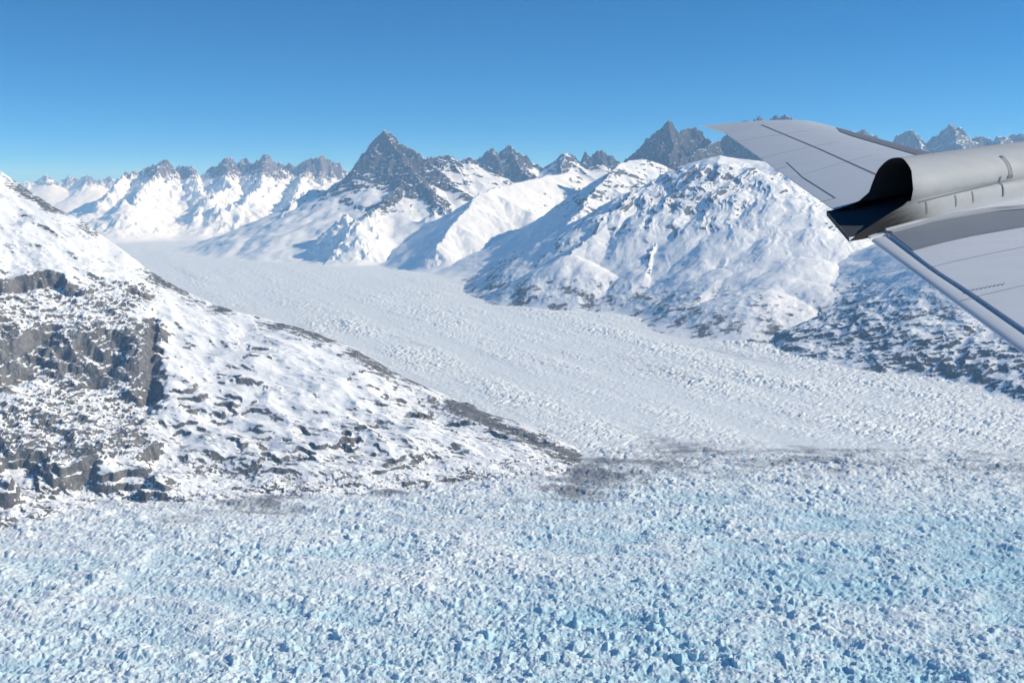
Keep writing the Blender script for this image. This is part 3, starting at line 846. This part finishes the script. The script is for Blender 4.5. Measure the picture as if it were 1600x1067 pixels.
def build_wing():
    grey = paint('wing_grey_paint', (0.52, 0.56, 0.61, 1), 0.55, 0.04)
    inner = paint('wing_grey_inboard_lit', (0.66, 0.68, 0.71, 1), 0.55, 0.05)  # lit copy of the wing grey
    pale = paint('pale_tip_paint', (0.62, 0.64, 0.66, 1))
    nac = paint('nacelle_paint', (0.43, 0.45, 0.47, 1), 0.62, 0.08, soot=(0.02, 0.022, 0.025, 1), spec=0.08)
    dark = paint('band_dark_grey', (0.24, 0.26, 0.29, 1), 0.6, 0.05)
    seam = paint('seam_dark', (0.20, 0.215, 0.24, 1), 0.8, 0.05, spec=0.05)
    sootm = paint('sooty_metal', (0.055, 0.062, 0.075, 1), 0.9, 0.1, spec=0.03)
    boot = paint('rubber_boot', (0.18, 0.19, 0.21, 1), 0.5, 0.05)
    lightline = paint('bright_edge', (0.62, 0.64, 0.66, 1), 0.35)
    root = bpy.data.objects.new('airplane_wing', None)
    scene.collection.objects.link(root)
    root.location = tuple(WO + np.array([0, 0, CAM_H]))
    tag(root, 'light grey aircraft wing with a round-topped engine nacelle reaching in from the right', 'airplane wing')

    # --- main wing skin, trailing part inboard of the nacelle belongs to the flap
    FLAP_IN = [uv(1385, 366), uv(1459, 423), uv(1512, 457), uv(1600, 518)]
    def hinge(v):
        return edge(FLAP_IN, v)
    v_nac = 0.0
    def section(v, aft):
        a, b = te(v), le(v)
        pts = []
        N = 34
        for i in range(N + 1):                          # upper side, trailing to leading edge
            t = 0.5 + 0.5 * math.cos(math.pi * i / N)
            u = b - t * (b - a)
            u = max(u, aft)
            pts.append((u, v, top(u, v)))
        for i in range(1, N + 1):                       # lower side back again
            t = 0.5 - 0.5 * math.cos(math.pi * i / N)
            u = max(b - t * (b - a), aft)
            pts.append((u, v, -0.55 * camber((b - u) / (b - a)) * (b - a) - 0.012))
        return pts
    p = Part()
    rows = [section(v, hinge(v) if v < v_nac else -99) for v in np.concatenate([np.linspace(-14, v_nac - .001, 50), np.linspace(v_nac, TIP_V, 34)])]
    ids = p.grid(rows, 0, closed=True)
    p.face(*ids[-1]); p.face(*reversed(ids[0]))
    for i, f_ in enumerate(p.f):                            # inboard skin gets a lighter grey, its brighter light painted into the colour
        if max(p.v[q][0] * WL[0] + p.v[q][1] * WL[1] + p.v[q][2] * WL[2] for q in f_) < 0.01: p.mi[i] = 3
    # panel joints
    p.strip([(1190, 195.5), (1280, 233), (1370, 273.5)], 0.022, m=1)
    for a, b, wdt in (((1229, 254), (1252, 275), .006), ((1252, 276), (1305.5, 310), .010), ((1305.5, 310), (1281, 316), .008), ((1216, 264), (1228, 261), .006)):
        p.strip([a, b], wdt, m=1, n=10)
    for a, b in (((1150, 222), (1262, 205)), ((1186, 248), (1312, 222)), ((1232, 280), (1362, 243)), ((1500, 470), (1600, 446)), ((1452, 418), (1600, 386))):
        p.strip([a, b], .004, lift=.002, m=1, n=14)
    p.strip([(1321, 327.5), (1346, 320.5)], .10, lift=.02, m=1, n=6)
    p.build('wing_panel', [grey, seam, lightline, inner], root)

    # --- rounded tip fairing
    p = Part()
    rows = []
    aU, bU = te(TIP_V), le(TIP_V)
    tipTE = uv(1103, 197.5)
    for i in range(15):
        s = i / 14
        v = TIP_V + .003 + (tipTE[1] - TIP_V + .12) * s
        k = math.sqrt(max(1 - s * s, 0))
        a = aU + (tipTE[0] - aU) * s
        b = bU - (bU - aU) * 0.55 * s ** 2.2
        r = []
        N = 20
        for q in range(N + 1):
            t = 0.5 + 0.5 * math.cos(math.pi * q / N)
            r.append((b - t * (b - a), v, camber(t) * (b - a) * (0.15 + .85 * k)))
        for q in range(1, N):
            t = 0.5 - 0.5 * math.cos(math.pi * q / N)
            r.append((b - t * (b - a), v, (-0.55 * camber(t) * (b - a) - .012) * (0.15 + .85 * k)))
        rows.append(r)
    ids = p.grid(rows, 0, closed=True)
    p.face(*ids[-1])
    p.build('wing_tip', [pale], root)

    # --- de-icing boot along the leading edge
    p = Part()
    rows = []
    vb0, vb1 = -14.0, uv(1288, 203)[1]
    for v in np.linspace(vb0, vb1, 40):
        a, b = te(v), le(v)
        wd = 0.24 * min(1.0, (vb1 - v) / 1.2 + .03)
        r = []
        for t in np.linspace(wd, 0, 9):
            r.append((b - t * (b - a) + .004, v, camber(t) * (b - a) + .006))
        for t in np.linspace(0, wd * .7, 7)[1:]:
            r.append((b - t * (b - a) + .004, v, -0.55 * camber(t) * (b - a) - .018))
        rows.append(r)
    p.grid(rows, 0)
    p.build('deicing_boot', [boot], root)

    # --- flap with its dark slot
    p = Part()
    rows = []
    for v in np.linspace(-14, -0.03, 70):
        a, h = te(v), hinge(v) - .022
        r = []
        for t in np.linspace(0, 1, 9):
            u = a + (h - a) * t
            r.append((u, v, 0.030 * math.sqrt(max(t - t * t * .75, 0)) * .9 - 0.012))
        for t in np.linspace(1, 0, 9):
            u = a + (h - a) * t
            r.append((u, v, -0.02 - 0.05 * t))
        rows.append(r)
    ids = p.grid(rows, 0, closed=True)
    p.face(*ids[-1]); p.face(*reversed(ids[0]))
    # the end plate of the flap by the nacelle and the hinge bracket
    for (x0, x1) in (((1445, 431), (1458, 421)), ((1449, 434), (1463, 424))):
        pass
    p.build('flap', [grey], root)
    # slot behind the wing
    p = Part()
    rows = []
    for v in np.linspace(-14, -0.03, 50):
        h = hinge(v)
        rows.append([(h - .03, v, -0.05), (h + .002, v, -0.045), (h + .002, v, -0.065), (h - .03, v, -0.07)])
    ids = p.grid(rows, 0, closed=True)
    p.face(*ids[-1]); p.face(*reversed(ids[0]))
    p.build('flap_slot', [seam], root)

    # --- row of small vortex tabs
    p = Part()
    for i in range(9):
        x = 1516 + i * 6.6
        y = 454 - i * 1.25
        u, v, w = on_wing(x, y)
        for (du, dv) in ((0, 0),):
            a = [(u - .020, v - .007, w - .002), (u + .020, v + .007, w - .002), (u + .020, v + .010, w - .002), (u - .020, v - .004, w - .002)]
            b = [(q[0], q[1], w + .006) for q in a]
            ia = [p.pt(*q) for q in a]; ib = [p.pt(*q) for q in b]
            p.face(*ib)
            for k in range(4):
                p.face(ia[k], ia[(k + 1) % 4], ib[(k + 1) % 4], ib[k])
    p.build('vortex_generator', [seam], root, smooth_=False)

    # --- dark grey band laid on the skin beside the nacelle
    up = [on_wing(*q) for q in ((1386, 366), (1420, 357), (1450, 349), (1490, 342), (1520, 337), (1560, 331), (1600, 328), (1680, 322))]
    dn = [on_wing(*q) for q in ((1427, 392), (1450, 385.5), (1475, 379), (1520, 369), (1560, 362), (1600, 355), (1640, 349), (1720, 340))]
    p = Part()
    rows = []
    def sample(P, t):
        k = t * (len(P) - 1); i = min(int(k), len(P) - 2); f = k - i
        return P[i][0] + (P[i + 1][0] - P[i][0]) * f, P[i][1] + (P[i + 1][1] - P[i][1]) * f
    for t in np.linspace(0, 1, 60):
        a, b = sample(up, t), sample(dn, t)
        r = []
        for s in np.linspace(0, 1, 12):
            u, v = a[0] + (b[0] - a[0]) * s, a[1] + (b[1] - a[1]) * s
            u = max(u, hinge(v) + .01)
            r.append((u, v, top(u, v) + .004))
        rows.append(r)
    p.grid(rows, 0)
    p.build('dark_band', [dark], root)

    # --- nacelle: inverted-U body with a scarfed, sooty exhaust end
    VC, WC, RR = 0.50, 0.255, 0.285          # RR upright, RV sideways
    RV = 0.335
    prof = [(0.06, -0.02, 1326), (0.07, 0.03, 1340), (0.075, 0.08, 1360), (0.085, 0.13, 1385), (0.10, 0.17, 1408), (0.125, 0.183, 1414), (0.165, 0.188, 1418)]
    angs = np.radians(np.linspace(198, -18, 25))
    xs_ = np.interp(np.linspace(0, 1, 25), [0, .12, .3, .5, .62, .8, 1], [1421, 1426.5, 1424, 1409, 1391, 1371, 1357])
    for a, x in zip(angs, xs_):
        prof.append((VC + RV * math.cos(a) - .03, WC + RR * math.sin(a), x))
    prof += [(0.81, 0.10, 1342), (0.90, 0.05, 1318), (1.0, 0.01, 1291)]
    WTOP = WC + RR
    def skin(u, v, w):
        gw = max(0.0, u - 1.0)                            # the cowling swells towards the front
        vv = VC + (v - VC) * (1 + 0.02 * gw)
        return (u, vv, w * (1 + 0.03 * gw) + max(top(u, vv), 0) * max(0.0, 1 - w / WTOP) * min(1.0, max(0.0, (u + .3) / 0.5)))
    rim = [solve_u(x, v, w) for v, w, x in prof]
    cuts = np.concatenate([np.linspace(0, 1, 10)[:-1] ** 1.0 * 1.0, np.linspace(1.0, 6.5, 24)])
    p = Part()
    rows = []
    soot = []
    front_u = 1.3
    for c in cuts:
        r = []
        for (v, w, x), u0 in zip(prof, rim):
            if c <= 1.0:
                u = u0 + (max(front_u, u0 + .02) - u0) * c
            else:
                u = max(front_u, u0 + .02) + (c - 1.0)
            r.append(skin(u, v, w))
        rows.append(r)
    ids = p.grid(rows, 0)
    o = p.build('engine_nacelle', [nac], root)
    me = o.data
    so = np.zeros(len(me.vertices), np.float32)
    for i, vert in enumerate(me.vertices):
        q = np.array(vert.co)
        u, v, w = q @ WF, q @ WL, q @ WN
        so[i] = float(smooth(np.array(1.15), np.array(0.45), np.array(u + 0.9 * max(w, 0)))) if v < 0.3 else 0
    at_ = me.attributes.new('soot', 'FLOAT', 'POINT')
    at_.data.foreach_set('value', so)
    nacelle = o

    # exhaust duct: inner shell, back wall and floor
    p = Part()
    rows = []
    for c in (0.0, 0.03, 0.1, 0.25, 0.5, 0.8, 1.0):
        r = []
        for (v, w, x), u0 in zip(prof, rim):
            u = u0 + (2.2 - u0) * c
            k = 1 - 0.045 * min(1, c * 12) - 0.25 * c
            q = skin(u, v, w * k)
            r.append((u, VC + (v - VC) * k, max(q[2] - .004, 0.012)))
        rows.append(r)
    ids = p.grid(rows, 0)
    p.face(*ids[-1])
    def floor_w(u, v):
        return max(0.016, top(u, v) + 0.012 if u > te(v) else 0.016)
    # floor from side to side, running out past the trailing edge as a short tray
    rows = []
    for c in np.linspace(0, 1, 10):
        a = rows_first = (rim[0] + (2.2 - rim[0]) * c, 0.06 + .25 * c * .4, 0.014)
        b = (rim[-1] + (2.2 - rim[-1]) * c, 1.0 - .25 * c * .5, 0.014)
        rows.append([(a[0] + (b[0] - a[0]) * s, a[1] + (b[1] - a[1]) * s, floor_w(a[0] + (b[0] - a[0]) * s, a[1] + (b[1] - a[1]) * s)) for s in np.linspace(0, 1, 8)])
    p.grid(rows, 0)
    rows2 = [[(q[0] + .01, q[1], -0.03) for q in rows[0]], [(q[0], q[1], q[2] - .0005) for q in rows[0]]]
    p.grid(rows2, 0)
    p.build('exhaust_duct', [sootm], nacelle)

    # cowling joints: lines that follow the body at a fixed station or height
    def body_point(u, k):
        """point on the outer skin at station u, k runs over the profile list"""
        i = min(int(k), len(prof) - 2); f = k - i
        v = prof[i][0] + (prof[i + 1][0] - prof[i][0]) * f
        w = prof[i][1] + (prof[i + 1][1] - prof[i][1]) * f
        _, vv, ww = skin(u, v, w)
        nv, nw = vv - VC, ww - 0.12
        n_ = math.hypot(nv, nw)
        return vv, ww, nv / n_, nw / n_
    def line(pts, width, m):
        rows = []
        for i, (u, k) in enumerate(pts):
            vv, ww, nv, nw = body_point(u, k)
            a, b = pts[max(i - 1, 0)], pts[min(i + 1, len(pts) - 1)]
            along_u = abs(b[0] - a[0]) > 1e-4 and abs(b[1] - a[1]) < 2.2 * abs(b[0] - a[0]) * 3
            if along_u:
                rows.append([(u, vv - nw * width / 2 * -1 * -1 + nv * .006, ww - abs(nv) * width / 2 + nw * .006), (u, vv + nv * .006, ww + abs(nv) * width / 2 + nw * .006)])
            else:
                rows.append([(u - width / 2, vv + nv * .006, ww + nw * .006), (u + width / 2, vv + nv * .006, ww + nw * .006)])
        return rows
    p = Part()
    seamu = [solve_u(x, .2, .2) for x in (1420, 1445, 1470, 1500, 1530, 1566, 1600, 1640)]
    p.grid(line([(u, k) for u, k in zip(seamu, (4.2, 4.3, 4.5, 4.8, 5.1, 5.6, 5.9, 6.2))], .02, 0), 0)
    u1 = solve_u(1560, .1, .1)
    p.grid(line([(u1 + .02 * t, 1.2 + t * 8.0) for t in np.linspace(0, 1, 14)], .016, 0), 0)
    for x in (1445, 1490, 1516):
        u1 = solve_u(x, .09, .1)
        p.grid(line([(u1, 1.3 + t * 2.6) for t in np.linspace(0, 1, 8)], .010, 0), 0)
    # then the bright flange along the foot and a latch high on the side
    p.build('panel_seam', [seam], nacelle)
    p = Part()
    rows = []
    for t in np.linspace(0, 1, 40):
        a = sample(up, t)
        r = []
        for dv, dw in ((-.012, .005), (-.012, .012), (.050, .014), (.062, .030), (.075, .030)):
            v = a[1] + dv
            u = max(a[0], hinge(a[1]) + .02)
            r.append((u, v, top(u, v) + dw))
        rows.append(r)
    p.grid(rows, 0)
    p.build('foot_flange', [nac], nacelle)
    p = Part()
    us = solve_u(1577, .12, .3)
    for du in (0.0, 0.035):
        p.grid(line([(us + du, 9.0 + t * 5.0) for t in np.linspace(0, 1, 10)], .009, 0), 0)
    p.grid(line([(us + .0175 + .0001 * t, 14.0 + t * .6) for t in np.linspace(0, 1, 3)], .044, 0), 0)
    p.grid(line([(us + .0175 + .0001 * t, 8.2 + t * .9) for t in np.linspace(0, 1, 3)], .075, 0), 0)
    p.build('latch', [seam], nacelle, smooth_=False)

build_ice()
build_hillside()
build_mountains()
build_wing()

# ------------------------------------------------------------------ haze: one even box of air round everything
lo = min(min(v[2] for v in o.bound_box) for o in scene.objects if o.type == 'MESH' and o.get('kind') == 'structure')
hi = max(max(v[2] for v in o.bound_box) for o in scene.objects if o.type == 'MESH' and o.get('kind') == 'structure')
hb, z0, z1 = 70000.0, lo - 1.0, hi + 20.0
me = bpy.data.meshes.new('haze')
vv = [(x, y, z) for z in (z0, z1) for x, y in ((-hb, -hb), (hb, -hb), (hb, hb), (-hb, hb))]
me.from_pydata(vv, [], [(3, 2, 1, 0), (4, 5, 6, 7), (0, 1, 5, 4), (1, 2, 6, 5), (2, 3, 7, 6), (3, 0, 4, 7)])
hm = bpy.data.materials.new('haze')
hm.use_nodes = True
hm.node_tree.nodes.clear()
ho = hm.node_tree.nodes.new('ShaderNodeOutputMaterial')
hv = hm.node_tree.nodes.new('ShaderNodeVolumePrincipled')
hv.inputs['Density'].default_value = HAZE_DENSITY
hv.inputs['Color'].default_value = HAZE_COLOR
hv.inputs['Absorption Color'].default_value = (1, 1, 1, 1)      # clear air scatters, it does not soak light up
hv.inputs['Anisotropy'].default_value = 0.0
hm.node_tree.links.new(hv.outputs['Volume'], ho.inputs['Volume'])
me.materials.append(hm)
hz = bpy.data.objects.new('haze', me)
scene.collection.objects.link(hz)
tag(hz, 'thin pale blue air haze between the camera and the far mountains', 'haze', 'stuff')
